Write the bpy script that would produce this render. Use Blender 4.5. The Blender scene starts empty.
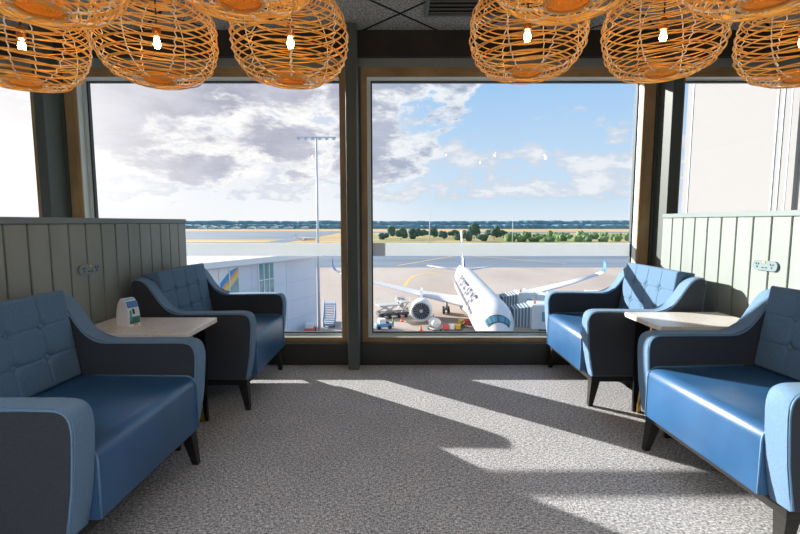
import bpy, bmesh, math, random
from mathutils import Vector, Matrix
random.seed(7)
sc = bpy.context.scene
COL = sc.collection
PI = math.pi

# ------------------------------------------------------------------ materials
def mat(name, color, rough=.5, metal=0., spec=.5, emit=None, estr=0., alpha=None):
    m = bpy.data.materials.new(name); m.use_nodes = True
    b = m.node_tree.nodes['Principled BSDF']
    b.inputs['Base Color'].default_value = (*color, 1)
    b.inputs['Roughness'].default_value = rough
    b.inputs['Metallic'].default_value = metal
    b.inputs['Specular IOR Level'].default_value = spec
    if emit:
        b.inputs['Emission Color'].default_value = (*emit, 1)
        b.inputs['Emission Strength'].default_value = estr
    return m

def nodes(m): return m.node_tree.nodes, m.node_tree.links, m.node_tree.nodes['Principled BSDF']

def mapped(N, L, scale, rot=(0, 0, 0), coord='Object'):
    tc = N.new('ShaderNodeTexCoord'); mp = N.new('ShaderNodeMapping')
    mp.inputs['Scale'].default_value = scale; mp.inputs['Rotation'].default_value = rot
    L.new(tc.outputs[coord], mp.inputs['Vector'])
    return mp.outputs['Vector']

def noise(N, L, vec, scale=1., detail=3., rough=.5):
    n = N.new('ShaderNodeTexNoise'); n.inputs['Scale'].default_value = scale
    n.inputs['Detail'].default_value = detail; n.inputs['Roughness'].default_value = rough
    L.new(vec, n.inputs['Vector']); return n.outputs['Fac']

def ramp(N, L, fac, stops):
    r = N.new('ShaderNodeValToRGB'); e = r.color_ramp.elements
    while len(e) < len(stops): e.new(.5)
    for i, (p, c) in enumerate(stops):
        e[i].position = p; e[i].color = (*c, 1)
    L.new(fac, r.inputs['Fac']); return r.outputs['Color']

def bump(N, L, b, h, strength=.3, dist=.01):
    bp = N.new('ShaderNodeBump'); bp.inputs['Strength'].default_value = strength
    bp.inputs['Distance'].default_value = dist
    L.new(h, bp.inputs['Height']); L.new(bp.outputs['Normal'], b.inputs['Normal'])

def noisy(name, c0, c1, scale, rough=.6, spec=.4, lo=.35, hi=.65, detail=3., bstr=0., bdist=.002, metal=0.):
    m = mat(name, c0, rough, metal, spec); N, L, b = nodes(m)
    f = noise(N, L, mapped(N, L, scale), 1., detail)
    L.new(ramp(N, L, f, [(lo, c0), (hi, c1)]), b.inputs['Base Color'])
    if bstr: bump(N, L, b, f, bstr, bdist)
    return m

M = {}
# carpet: loop pile with short dashes across the room
def carpet():
    m = mat('carpet', (.4, .4, .4), .95, 0, .1); N, L, b = nodes(m)
    a = noise(N, L, mapped(N, L, (55, 150, 1)), 1., 2., .6)
    c = noise(N, L, mapped(N, L, (170, 60, 1)), 1., 2., .6)
    d = noise(N, L, mapped(N, L, (3, 3, 1)), 1., 2., .5)
    ad = N.new('ShaderNodeMath'); ad.operation = 'ADD'; L.new(a, ad.inputs[0]); L.new(c, ad.inputs[1])
    hf = N.new('ShaderNodeMath'); hf.operation = 'MULTIPLY'; hf.inputs[1].default_value = .5; L.new(ad.outputs[0], hf.inputs[0])
    col = ramp(N, L, hf.outputs[0], [(.35, (.085, .088, .10)), (.5, (.385, .39, .405)), (.65, (.86, .86, .87))])
    mx = N.new('ShaderNodeMix'); mx.data_type = 'RGBA'; mx.blend_type = 'MULTIPLY'; mx.inputs['Factor'].default_value = .35
    L.new(col, mx.inputs['A']); L.new(ramp(N, L, d, [(.35, (.75, .75, .78)), (.65, (1, 1, 1))]), mx.inputs['B'])
    L.new(mx.outputs['Result'], b.inputs['Base Color'])
    bump(N, L, b, hf.outputs[0], .5, .006)
    return m
M['carpet'] = carpet()

def ceil_mat():
    m = mat('ceiling_tile', (.1, .11, .11), .95, 0, .1); N, L, b = nodes(m)
    f = noise(N, L, mapped(N, L, (70, 70, 70)), 1., 3., .7)
    col = ramp(N, L, f, [(.38, (.09, .10, .10)), (.62, (.40, .41, .41))])
    v = mapped(N, L, (1, 1, 1), (0, 0, PI / 4))
    sp = N.new('ShaderNodeSeparateXYZ'); L.new(v, sp.inputs[0])
    outs = []
    for ax, off in (('X', CEIL_OFF[0]), ('Y', CEIL_OFF[1])):
        a = N.new('ShaderNodeMath'); a.operation = 'ADD'; a.inputs[1].default_value = off; L.new(sp.outputs[ax], a.inputs[0])
        q = N.new('ShaderNodeMath'); q.operation = 'PINGPONG'; q.inputs[1].default_value = .335; L.new(a.outputs[0], q.inputs[0])
        g = N.new('ShaderNodeMath'); g.operation = 'LESS_THAN'; g.inputs[1].default_value = .012; L.new(q.outputs[0], g.inputs[0]); outs.append(g.outputs[0])
    mx = N.new('ShaderNodeMath'); mx.operation = 'MAXIMUM'; L.new(outs[0], mx.inputs[0]); L.new(outs[1], mx.inputs[1])
    mix = N.new('ShaderNodeMix'); mix.data_type = 'RGBA'; L.new(mx.outputs[0], mix.inputs['Factor']); L.new(col, mix.inputs['A'])
    mix.inputs['B'].default_value = (.012, .013, .014, 1)
    L.new(mix.outputs['Result'], b.inputs['Base Color'])
    bump(N, L, b, f, .4, .004)
    return m
CEIL_OFF = (.0, .0)
M['ceiling'] = ceil_mat()

def fabric(name, c0, c1, rough=.85, sheen=.3):
    m = mat(name, c0, rough, 0, .2); N, L, b = nodes(m)
    f = noise(N, L, mapped(N, L, (330, 330, 330)), 1., 2., .6)
    L.new(ramp(N, L, f, [(.3, c0), (.7, c1)]), b.inputs['Base Color'])
    b.inputs['Sheen Weight'].default_value = sheen
    bump(N, L, b, f, .25, .001)
    return m
M['fabric'] = fabric('blue_fabric', (.07, .145, .25), (.135, .235, .365), .85, .05)
M['fabric_light'] = fabric('light_blue_fabric', (.10, .19, .315), (.175, .29, .44), .85, .05)
M['fabric_dark'] = fabric('charcoal_fabric', (.030, .036, .048), (.062, .072, .092), .9, .05)
M['fabric_back'] = fabric('navy_fabric', (.025, .055, .10), (.05, .09, .15), .9, .05)
def leather():
    m = mat('blue_leather', (.02, .10, .27), .36, 0, .8); N, L, b = nodes(m)
    f = noise(N, L, mapped(N, L, (160, 160, 160)), 1., 2., .6)
    g = noise(N, L, mapped(N, L, (5, 5, 5)), 1., 2., .5)
    L.new(ramp(N, L, g, [(.3, (.018, .085, .21)), (.7, (.026, .115, .27))]), b.inputs['Base Color'])
    bump(N, L, b, f, .12, .001)
    return m
M['leather'] = leather()
M['piping'] = mat('piping', (.13, .26, .43), .7)
M['black_wood'] = noisy('black_timber', (.012, .011, .011), (.022, .02, .019), (8, 8, 60), .45)
M['black_metal'] = mat('black_metal', (.015, .015, .016), .4, .3)
M['brass'] = mat('brass', (.62, .42, .12), .3, .9)
def marble():
    m = mat('stone_top', (.8, .77, .7), .22, 0, .5); N, L, b = nodes(m)
    n1 = noise(N, L, mapped(N, L, (4, 5, 4)), 1., 6., .65)
    col = ramp(N, L, n1, [(.3, (.77, .75, .71)), (.488, (.83, .81, .77)), (.5, (.66, .60, .52)), (.512, (.83, .81, .77)), (.75, (.87, .86, .83))])
    L.new(col, b.inputs['Base Color']); return m
M['stone'] = marble()
M['screen'] = noisy('grey_green_paint', (.225, .262, .25), (.255, .292, .28), (6, 6, 1.5), .55, .3)
M['screen_cap'] = mat('grey_green_cap', (.14, .185, .19), .5)
M['groove'] = mat('groove', (.06, .08, .07), .8)
M['post'] = mat('green_grey_post', (.066, .086, .083), .5)
M['header'] = noisy('dark_header', (.018, .016, .016), (.03, .026, .024), (4, 4, 4), .6)
M['plinth'] = mat('dark_plinth', (.028, .030, .028), .45)
def wood_frame():
    m = mat('timber_frame', (.3, .17, .07), .45, 0, .4); N, L, b = nodes(m)
    f = noise(N, L, mapped(N, L, (2.5, 20, 2.5)), 1., 4., .6)
    L.new(ramp(N, L, f, [(.3, (.25, .165, .085)), (.7, (.42, .285, .14))]), b.inputs['Base Color']); return m
M['wood'] = wood_frame()
M['alu'] = mat('pale_aluminium', (.55, .62, .63), .35, .1)
M['soffit'] = mat('grey_soffit', (.19, .22, .22), .5)
M['gasket'] = mat('gasket', (.02, .03, .035), .6)
M['wall'] = mat('wall_paint', (.6, .59, .56), .8)
M['white'] = mat('white_paint', (.82, .82, .82), .5)
M['paper'] = mat('card_white', (.85, .86, .9), .4)

def glass():
    m = bpy.data.materials.new('window_glass'); m.use_nodes = True
    N, L = m.node_tree.nodes, m.node_tree.links; N.clear()
    o = N.new('ShaderNodeOutputMaterial'); t = N.new('ShaderNodeBsdfTransparent'); g = N.new('ShaderNodeBsdfGlossy')
    t.inputs[0].default_value = (.965, .98, .985, 1); g.inputs['Roughness'].default_value = 0.
    fr = N.new('ShaderNodeFresnel'); fr.inputs['IOR'].default_value = 1.45
    mx = N.new('ShaderNodeMixShader'); L.new(fr.outputs[0], mx.inputs[0]); L.new(t.outputs[0], mx.inputs[1]); L.new(g.outputs[0], mx.inputs[2])
    L.new(mx.outputs[0], o.inputs[0]); return m
M['glass'] = glass()
def frost():
    m = bpy.data.materials.new('frosted_film'); m.use_nodes = True
    N, L = m.node_tree.nodes, m.node_tree.links; N.clear()
    o = N.new('ShaderNodeOutputMaterial'); t = N.new('ShaderNodeBsdfTransparent'); g = N.new('ShaderNodeBsdfTranslucent'); d = N.new('ShaderNodeBsdfDiffuse')
    g.inputs[0].default_value = (.50, .54, .57, 1); d.inputs[0].default_value = (.7, .74, .77, 1)
    m1 = N.new('ShaderNodeMixShader'); m1.inputs[0].default_value = .35; L.new(g.outputs[0], m1.inputs[1]); L.new(d.outputs[0], m1.inputs[2])
    m2 = N.new('ShaderNodeMixShader'); m2.inputs[0].default_value = .78; L.new(t.outputs[0], m2.inputs[1]); L.new(m1.outputs[0], m2.inputs[2])
    L.new(m2.outputs[0], o.inputs[0]); return m
M['frost'] = frost()
M['rattan'] = noisy('rattan_cane', (.86, .45, .08), (.98, .71, .25), (14, 14, 14), .5, .4)
def glow_through(m, c, f):
    N, L, b = nodes(m); o = N['Material Output']; t = N.new('ShaderNodeBsdfTranslucent'); t.inputs[0].default_value = (*c, 1)
    mx = N.new('ShaderNodeMixShader'); mx.inputs[0].default_value = f; L.new(b.outputs[0], mx.inputs[1]); L.new(t.outputs[0], mx.inputs[2]); L.new(mx.outputs[0], o.inputs['Surface'])
M['rattan_hub'] = noisy('rattan_hub', (.85, .42, .05), (.97, .60, .12), (60, 60, 20), .5, .4)
glow_through(M['rattan_hub'], (1, .66, .14), .6); glow_through(M['rattan'], (1, .74, .28), .25)
M['twine'] = mat('pale_twine', (.9, .89, .87), .7)
M['socket'] = mat('copper_socket', (.45, .16, .05), .35, .7)
M['cord'] = mat('black_cord', (.02, .02, .02), .6)
M['bulb'] = mat('amber_bulb', (1, .7, .3), .2, 0, .5, (1, .57, .19), 130.)
M['fill_panel'] = mat('fill_diffuser', (1, 1, 1), .5, 0, .5, (1, .98, .96), 5.6)  # glow of the added fill panels
M['vent'] = mat('vent_grey', (.10, .12, .13), .5)
M['vent_dark'] = mat('vent_dark', (.01, .01, .012), .8)
M['outlet'] = mat('outlet_plate', (.15, .215, .235), .4)
M['outlet_hole'] = mat('outlet_slot', (.02, .03, .04), .6)
M['outlet_led'] = mat('outlet_tab', (.9, .5, .05), .4)

# ------------------------------------------------------------------ mesh helpers
def mk(name, bm, m, parent=None, smooth=False, loc=None, rot=None, autos=None):
    bmesh.ops.recalc_face_normals(bm, faces=bm.faces)
    me = bpy.data.meshes.new(name); bm.to_mesh(me); bm.free()
    for mm in (m if isinstance(m, (list, tuple)) else [m]): me.materials.append(mm)
    if smooth or autos:
        for p in me.polygons: p.use_smooth = True
    if autos: me.set_sharp_from_angle(angle=math.radians(autos))
    o = bpy.data.objects.new(name, me); COL.objects.link(o)
    if parent: o.parent = parent
    if loc: o.location = loc
    if rot: o.rotation_euler = rot
    return o

def tag(o, label=None, cat=None, group=None, kind=None):
    if label: o['label'] = label
    if cat: o['category'] = cat
    if group: o['group'] = group
    if kind: o['kind'] = kind
    return o

def empty(name, loc=(0, 0, 0), rz=0, **k):
    o = bpy.data.objects.new(name, None); COL.objects.link(o)
    o.location = loc; o.rotation_euler = (0, 0, rz); o.empty_display_size = .1
    return tag(o, **k)

def kids(o): return [c for c in bpy.data.objects if c.parent == o]
def copy_tree(o, parent=None):
    c = o.copy(); COL.objects.link(c)
    if parent: c.parent = parent
    for ch in KIDS.get(o.name) or kids(o): copy_tree(ch, c)
    return c
KIDS = {}

def box(bm, x0, x1, y0, y1, z0, z1, bev=0., seg=2):
    t = bmesh.new()
    bmesh.ops.create_cube(t, size=1)
    for v in t.verts: v.co = Vector(((x0 + x1) / 2 + v.co.x * (x1 - x0), (y0 + y1) / 2 + v.co.y * (y1 - y0), (z0 + z1) / 2 + v.co.z * (z1 - z0)))
    if bev: bmesh.ops.bevel(t, geom=t.edges[:], offset=bev, segments=seg, profile=.5, affect='EDGES')
    add(bm, t); return bm

def add(bm, t, mtx=None):
    if mtx: bmesh.ops.transform(t, matrix=mtx, verts=t.verts)
    mp = {v: bm.verts.new(v.co) for v in t.verts}
    for f in t.faces:
        try:
            nf = bm.faces.new([mp[v] for v in f.verts]); nf.material_index = f.material_index
        except ValueError: pass
    t.free()

def bx(*a, **k): return box(bmesh.new(), *a, **k)

def tube(bm, pts, r, n=6, closed=False, caps=True, radii=None):
    pts = [Vector(p) for p in pts]; N = len(pts); rings = []
    prev = None
    for i, p in enumerate(pts):
        if closed: t = pts[(i + 1) % N] - pts[i - 1]
        else: t = pts[min(i + 1, N - 1)] - pts[max(i - 1, 0)]
        t.normalize()
        if prev is None:
            a = Vector((0, 0, 1)) if abs(t.z) < .9 else Vector((1, 0, 0)); u = t.cross(a).normalized()
        else:
            u = (prev - t * prev.dot(t)).normalized()
        prev = u; w = t.cross(u); rr = radii[i] if radii else r
        rings.append([bm.verts.new(p + (u * math.cos(2 * PI * k / n) + w * math.sin(2 * PI * k / n)) * rr) for k in range(n)])
    for i in range(N if closed else N - 1):
        a, b = rings[i], rings[(i + 1) % N]
        for k in range(n): bm.faces.new((a[k], a[(k + 1) % n], b[(k + 1) % n], b[k]))
    if caps and not closed:
        bm.faces.new(rings[0][::-1]); bm.faces.new(rings[-1])
    return bm

def lathe(bm, prof, n=24, axis='Z', off=(0, 0, 0), cap=True):
    rings = []
    for r, z in prof:
        ring = []
        for k in range(n):
            a = 2 * PI * k / n; c, s = r * math.cos(a), r * math.sin(a)
            co = (c, s, z) if axis == 'Z' else ((z, c, s) if axis == 'X' else (c, z, s))
            ring.append(bm.verts.new(Vector(co) + Vector(off)))
        rings.append(ring)
    for a, b in zip(rings, rings[1:]):
        for k in range(n): bm.faces.new((a[k], a[(k + 1) % n], b[(k + 1) % n], b[k]))
    if cap: bm.faces.new(rings[0][::-1]); bm.faces.new(rings[-1])
    return bm

def prism(bm, pts, y0, y1, bev=0., seg=2):
    """outline pts (x,z) extruded along y"""
    t = bmesh.new()
    a = [t.verts.new((x, y0, z)) for x, z in pts]; b = [t.verts.new((x, y1, z)) for x, z in pts]
    f0 = t.faces.new(a); f1 = t.faces.new(b[::-1]); n = len(pts)
    for i in range(n): t.faces.new((a[i], b[i], b[(i + 1) % n], a[(i + 1) % n]))
    if bev:
        bmesh.ops.bevel(t, geom=list(f0.edges) + list(f1.edges), offset=bev, segments=seg, profile=.5, affect='EDGES')
    add(bm, t); return bm

def loft(bm, rings, cap=True):
    R = [[bm.verts.new(p) for p in r] for r in rings]; n = len(R[0])
    for a, b in zip(R, R[1:]):
        for k in range(n): bm.faces.new((a[k], a[(k + 1) % n], b[(k + 1) % n], b[k]))
    if cap: bm.faces.new(R[0][::-1]); bm.faces.new(R[-1])
    return bm

# ------------------------------------------------------------------ setting
YP, YF, YG = 4.095, 4.16, 4.27      # plinth face, frame face, glass
HC = 2.93
struct = lambda o: tag(o, kind='structure')
struct(mk('floor', bx(-7, 7, -4, 4.16, -.12, 0), M['carpet']))
ce = struct(mk('ceiling', bx(-7, 7, -4, 4.1, HC, HC + .12), M['ceiling']))
struct(mk('wall_back', bx(-7.1, 7.1, -4.1, -4, 0, HC), M['wall']))
struct(mk('wall_left', bx(-7.1, -7, -4, 4.1, 0, HC), M['wall']))
struct(mk('wall_right', bx(7, 7.1, -4, 4.1, 0, HC), M['wall']))
struct(mk('baseboard_front', bx(-7.1, 7.1, YP, 4.4, -.12, .20, bev=.006), M['plinth']))
struct(mk('wall_front', bx(-7.1, 7.1, 4.10, 4.42, 2.712, HC + .12), M['header']))
bm = bx(-7.1, -5.72, YF, 4.42, .2, 2.712); box(bm, 5.1, 7.1, YF, 4.42, .2, 2.712)
struct(mk('wall_front_solid', bm, M['post']))
# grey soffit strip above the frames
struct(mk('trim_1', bx(-5.72, 5.1, YF - .02, 4.42, 2.645, 2.712), M['soffit']))
# posts
for i, (x0, x1) in enumerate(((-3.055, -2.972), (-.455, -.362), (2.272, 2.362))):
    bm = bmesh.new(); box(bm, x0, x1, 3.95, 4.15, 0, HC, bev=.004); box(bm, x0 - .02, x1 + .02, 4.15, 4.44, .2, 2.645)
    p = struct(mk('trim_%d' % (i + 2), bm, M['post']))

def ring_xz(bm, xo0, xo1, zo0, zo1, xi0, xi1, zi0, zi1, y0, y1):
    box(bm, xo0, xi0, y0, y1, zo0, zo1); box(bm, xi1, xo1, y0, y1, zo0, zo1)
    box(bm, xi0, xi1, y0, y1, zo0, zi0); box(bm, xi0, xi1, y0, y1, zi1, zo1)
    return bm

def window(n, x0, x1, ox0, ox1):
    w = empty('window_%d' % n, ((x0 + x1) / 2, YG, .2)); struct(w)
    ox, oy, oz = w.location
    def S(bm): bmesh.ops.translate(bm, vec=(-ox, -oy, -oz), verts=bm.verts); return bm
    # timber face with a fine step, then a pale aluminium reveal and bead
    ix0, ix1 = max(x0 - .045, ox0 + .05), min(x1 + .01, ox1 - .05)
    bm = ring_xz(bmesh.new(), ox0, ox1, .2, 2.645, ix0 - .03, ix1 + .03, .222, 2.602, YF, 4.182)
    ring_xz(bm, ix0 - .032, ix1 + .032, .221, 2.604, ix0, ix1, .236, 2.566, YF + .007, 4.182)
    mk('frame', S(bm), M['wood'], w)
    bm = ring_xz(bmesh.new(), ox0, ox1, .2, 2.645, ix0 + .002, ix1 - .002, .238, 2.564, 4.182, 4.25)
    ring_xz(bm, ox0, ox1, .2, 2.645, x0 - .012, x1 + .012, .258, 2.556, 4.25, 4.262)
    mk('glazing_bead', S(bm), M['alu'], w)
    bm = ring_xz(bmesh.new(), ox0, ox1, .2, 2.645, x0, x1, .268, 2.545, 4.262, 4.30)
    mk('gasket', S(bm), M['gasket'], w)
    bm = bmesh.new(); vs = [bm.verts.new(c) for c in ((x0 - .01, YG, .26), (x1 + .01, YG, .26), (x1 + .01, YG, 2.555), (x0 - .01, YG, 2.555))]; bm.faces.new(vs)
    mk('pane', S(bm), M['glass'], w)
    bm = bx(x0, x1, YG + .004, YG + .006, .985, 1.106)
    mk('frosted_band', S(bm), M['frost'], w)
window(1, -5.62, -3.26, -5.72, -3.08)
window(2, -2.80, -.545, -2.945, -.475)
window(3, -.252, 2.135, -.342, 2.245)
window(4, 2.545, 5.0, 2.385, 5.1)

# ceiling vent
v = empty('ceiling_vent', (.62, 3.62, HC), label='dark grey slotted air vent set in the ceiling above the window head', cat='vent')
bm = bmesh.new(); box(bm, -.43, .43, -.19, -.16, -.02, -.001); box(bm, -.43, .43, .16, .19, -.02, -.001); box(bm, -.43, -.40, -.16, .16, -.02, -.001); box(bm, .40, .43, -.16, .16, -.02, -.001)
mk('vent_frame', bm, M['vent'], v)
mk('backing', bx(-.40, .40, -.16, .16, -.006, -.002), M['vent_dark'], v)
for k in range(5):
    b = bx(-.40, .40, -.014, .014, -.003, .003); mk('slat', b, M['vent'], v, loc=(0, -.125 + k * .0625, -.012), rot=(.5, 0, 0))

# unseen light panels added as interior fill, further back in the lounge
def fill_panel(x, y, label):
    e = empty('fill_light', (x, y, HC), label=label, cat='fill light', group='added lounge fill lights')
    bm = ring_xz(bmesh.new(), -1.22, 1.22, -.62, .62, -1.2, 1.2, -.6, .6, .001, .02)
    bmesh.ops.rotate(bm, matrix=Matrix.Rotation(-PI / 2, 3, 'X'), verts=bm.verts)
    mk('added_fill_frame', bm, M['white'], e); mk('added_fill_diffuser', bx(-1.2, 1.2, -.6, .6, -.004, -.001), M['fill_panel'], e)
    bm = bmesh.new()
    for k in range(15): box(bm, -1.2, 1.2, -.56 + k * .08 - .002, -.56 + k * .08 + .002, -.036, -.005)
    mk('added_fill_louvre', bm, M['black_metal'], e)  # blades keep the added panel's glow out of the window reflections
for x in (-4.6, -2.0, .6):
    for y in (-2.6, -.6):
        fill_panel(x, y, 'added unseen fill light panel in the ceiling behind the seats')

# ------------------------------------------------------------------ privacy screens
def screen(name, x0, x1, face, zt, y0, y1, label, w=.145):
    s = empty(name, ((x0 + x1) / 2, (y0 + y1) / 2, 0), label=label, cat='partition')
    cx, cy = s.location.x, s.location.y
    bm = bmesh.new(); g = .009
    y = y1
    while y > y0 + .02:
        a = max(y - w + g, y0); box(bm, x0 - cx, x1 - cx, a - cy, y - cy, .06, zt - .035, bev=.004, seg=1); y -= w
    mk('boarding', bm, M['screen'], s)
    mk('core', bx(x0 - cx + .009, x1 - cx - .009, y0 - cy + .005, y1 - cy - .005, .0, zt - .04), M['groove'], s)
    mk('cap_rail', bx(x0 - cx - .008, x1 - cx + .008, y0 - cy, y1 - cy, zt - .035, zt, bev=.004), M['screen_cap'], s)
    return s
screen('privacy_screen', -1.955, -1.90, 1, 1.325, -.3, 4.09, 'grey-green boarded privacy screen in shade behind the armchairs backing onto it at the card table')
screen('privacy_screen', 2.24, 2.295, -1, 1.368, -.3, 3.94, 'sunlit pale boarded privacy screen behind the armchairs facing the card table')

def outlet(x, y, z, sgn, label):
    o = empty('power_outlet', (x, y, z), 0 if sgn > 0 else PI, label=label, cat='power outlet', group='pill shaped outlets')
    pts = [(.105 * (1 if abs(a) <= PI / 2 else -1) - .0 + .042 * math.cos(a), .042 * math.sin(a)) for a in
           [(-PI / 2 + PI * k / 10) for k in range(11)]]
    pts += [(-p[0], -p[1]) for p in pts]
    bm = bmesh.new(); prism(bm, pts, 0, .012, bev=.003)
    bmesh.ops.rotate(bm, matrix=Matrix.Rotation(-PI / 2, 3, 'Z'), verts=bm.verts)
    mk('plate', bm, M['outlet'], o)
    for s in (-1, 1):
        bm = bmesh.new()
        for dy, dz, r in ((-.014, .012, .5), (.014, .012, -.5), (0, -.014, 0)):
            t = bx(.010, .0145, -.004, .004, -.008, .008); add(bm, t, Matrix.Translation((0, s * .085 + dy, dz)) @ Matrix.Rotation(r, 4, 'X'))
        mk('socket', bm, M['outlet_hole'], o)
    for dy in (-.02, .02): mk('usb_port', bx(.010, .0145, dy - .009, dy + .009, -.022, -.012), M['outlet_hole'], o)
    mk('tab', bx(.010, .016, -.012, .012, .022, .036), M['outlet_led'], o)
    o.scale = (1, .66, .72)
outlet(-1.8995, 2.79, 1.014, 1, 'pill shaped grey power outlet on the shaded screen')
outlet(2.2395, 2.80, 1.035, -1, 'pill shaped grey power outlet on the sunlit screen')

# ------------------------------------------------------------------ armchairs
W2 = .475; AT = .095; DX = 1.08
def bez(p0, p1, p2, p3, n):
    r = []
    for i in range(n + 1):
        t = i / n; s = 1 - t
        r.append(tuple(s**3 * a + 3 * s * s * t * b + 3 * s * t * t * c + t**3 * d for a, b, c, d in zip(p0, p1, p2, p3)))
    return r
def arm_outline():
    o = [(-.045, .225), (-.030, .30), (-.014, .40), (-.004, .52)]
    o += bez((0, .59), (0, .667), (-.022, .688), (-.085, .688), 8)
    o += bez((-.16, .688), (-.22, .687), (-.34, .685), (-.445, .684), 4)
    o += bez((-.45, .684), (-.60, .684), (-.612, .916), (-.712, .920), 14)[1:]
    o += bez((-.718, .920), (-.744, .920), (-.757, .910), (-.757, .88), 5)
    o += [(-.745, .70), (-.725, .45), (-.70, .225)]
    o = [(x * (DX if x < -.1 else 1) + (.012 if x < -.1 else 0), z) for x, z in o]
    return o
def inset(pts, d):
    n = len(pts); A = sum(pts[i][0] * pts[(i + 1) % n][1] - pts[(i + 1) % n][0] * pts[i][1] for i in range(n)); sg = 1 if A > 0 else -1
    out = []
    for i in range(n):
        a, b, c = Vector(pts[i - 1]), Vector(pts[i]), Vector(pts[(i + 1) % n])
        e1 = (b - a).normalized(); e2 = (c - b).normalized()
        n1 = Vector((-e1.y, e1.x)) * sg; n2 = Vector((-e2.y, e2.x)) * sg
        m = (n1 + n2); m.normalize(); k = d / max(.4, m.dot(n1)); out.append(tuple(b + m * k))
    return out

def make_chair():
    c = empty('armchair')
    OUT = arm_outline()
    INS = inset(OUT, .007)
    for s in (-1, 1):
        yo, yi = s * W2, s * (W2 - AT)
        bm = bmesh.new(); prism(bm, OUT, min(yo, yi), max(yo, yi), bev=.006, seg=2)
        arm = mk('armrest', bm, M['fabric_light'], c, autos=40)
        for yy, dr in ((yo, s), (yi, -s)):
            bm = bmesh.new(); prism(bm, INS, yy - .002, yy + .002)
            bmesh.ops.translate(bm, vec=(0, dr * .0025, 0), verts=bm.verts)
            tag(mk('side_panel', bm, M['fabric_dark'], arm, autos=40), label='charcoal side panel')
            bm = bmesh.new(); k = len(INS) - 3
            tube(bm, [(x, yy + dr * .003, z) for x, z in INS[:k]], .0042, 6)
            mk('piping', bm, M['piping'], arm, smooth=True)
    yi = W2 - AT - .004
    # seat
    bm = bx(-.70, -.004, -yi, yi, .228, .508, bev=.0)
    es = [e for e in bm.edges if all(v.co.x > -.1 and v.co.z > .45 for v in e.verts)]
    bmesh.ops.bevel(bm, geom=es, offset=.055, segments=6, profile=.5, affect='EDGES')
    bmesh.ops.bevel(bm, geom=[e for e in bm.edges if len(e.link_faces) == 2 and e.calc_face_angle(0) > .5], offset=.008, segments=2, profile=.5, affect='EDGES')
    seat = mk('seat', bm, M['leather'], c, autos=50)
    for s in (-1, 1):
        pts = [(-.003, s * (yi - .004), .235), (-.003, s * (yi - .004), .43)] + [(-.003 - .055 * (1 - math.cos(a)), s * (yi - .004), .453 + .055 * math.sin(a)) for a in [k * PI / 12 for k in range(7)]] + [(-.55, s * (yi - .004), .508)]
        mk('seat_piping', tube(bmesh.new(), pts, .004, 6), M['piping'], seat, smooth=True)
    # back shell
    bm = bmesh.new()
    prism(bm, [(-.705, .90), (-.65, .228), (-.74, .228), (-.765, .45), (-.788, .75), (-.795, .88), (-.775, .91), (-.72, .91)], -yi, yi)
    mk('back_shell', bm, M['fabric_back'], c, autos=40)
    # tufted cushion
    NX, NZ, CW, CH = 104, 72, .372, .448
    th = .122
    bm = bmesh.new()
    def edgef(d, r): return 1 if d >= r else math.sqrt(max(0, 1 - ((r - d) / r) ** 2))
    cols = [-.5, 0, .5]; rows = [1 / 3, 2 / 3]
    def front(u, w):
        d = min((1 - abs(u)) * CW, w * CH, (1 - w) * CH)
        t = th * (.87 + .13 * edgef(d, .016))
        sx = min(abs(u - q) for q in cols) * CW; sz = min(abs(w - q) for q in rows) * CH
        t -= .0042 * math.exp(-(sx / .005) ** 2) + .0042 * math.exp(-(sz / .005) ** 2)
        db = min(math.hypot((u - a) * CW, (w - b) * CH) for a in cols for b in rows)
        t -= .018 * math.exp(-(db / .021) ** 2)
        t += .002 * (1 - u * u) * (4 * w * (1 - w))
        return t
    us = [-1 + 2 * i / NX for i in range(NX + 1)]; ws = [j / NZ for j in range(NZ + 1)]
    G = [[bm.verts.new((front(u, w), u * CW, w * CH)) for u in us] for w in ws]
    for j in range(NZ):
        for i in range(NX): bm.faces.new((G[j][i], G[j][i + 1], G[j + 1][i + 1], G[j + 1][i]))
    per = [G[0][i] for i in range(NX + 1)] + [G[j][NX] for j in range(1, NZ + 1)] + [G[NZ][i] for i in range(NX - 1, -1, -1)] + [G[j][0] for j in range(NZ - 1, 0, -1)]
    bk = [bm.verts.new((0, v.co.y, v.co.z)) for v in per]
    n = len(per)
    for i in range(n): bm.faces.new((per[i], per[(i + 1) % n], bk[(i + 1) % n], bk[i]))
    bm.faces.new(bk)
    tilt = math.radians(-8.5)
    cu = mk('back_cushion', bm, M['fabric'], c, autos=50, loc=(-.722, 0, .494), rot=(0, tilt, 0))
    for a in cols:
        for b in rows:
            bm = bmesh.new(); bmesh.ops.create_uvsphere(bm, u_segments=12, v_segments=8, radius=.020)
            for v in bm.verts: v.co.x *= .6
            mk('button', bm, M['fabric'], cu, smooth=True, loc=(front(a, b) + .008, a * CW, b * CH))
    # base
    bm = bmesh.new(); box(bm, -.73, -.055, -.45, .45, .178, .224, bev=.004)
    mk('base_frame', bm, M['black_wood'], c)
    for sx, x in ((1, -.085), (-1, -.695)):
        for s in (-1, 1):
            t = [(x - .03, s * .42 - .03), (x + .03, s * .42 - .03), (x + .03, s * .42 + .03), (x - .03, s * .42 + .03)]
            bxx, by = x + sx * .03, s * .435
            lo = [(bxx - .015, by - .015), (bxx + .015, by - .015), (bxx + .015, by + .015), (bxx - .015, by + .015)]
            mk('leg', loft(bmesh.new(), [[(p[0], p[1], 0) for p in lo], [(p[0], p[1], .18) for p in t]]), M['black_wood'], c)
    return c
c0 = make_chair()
def index_tree(o):
    KIDS[o.name] = kids(o)
    for k in KIDS[o.name]: index_tree(k)
index_tree(c0)
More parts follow.
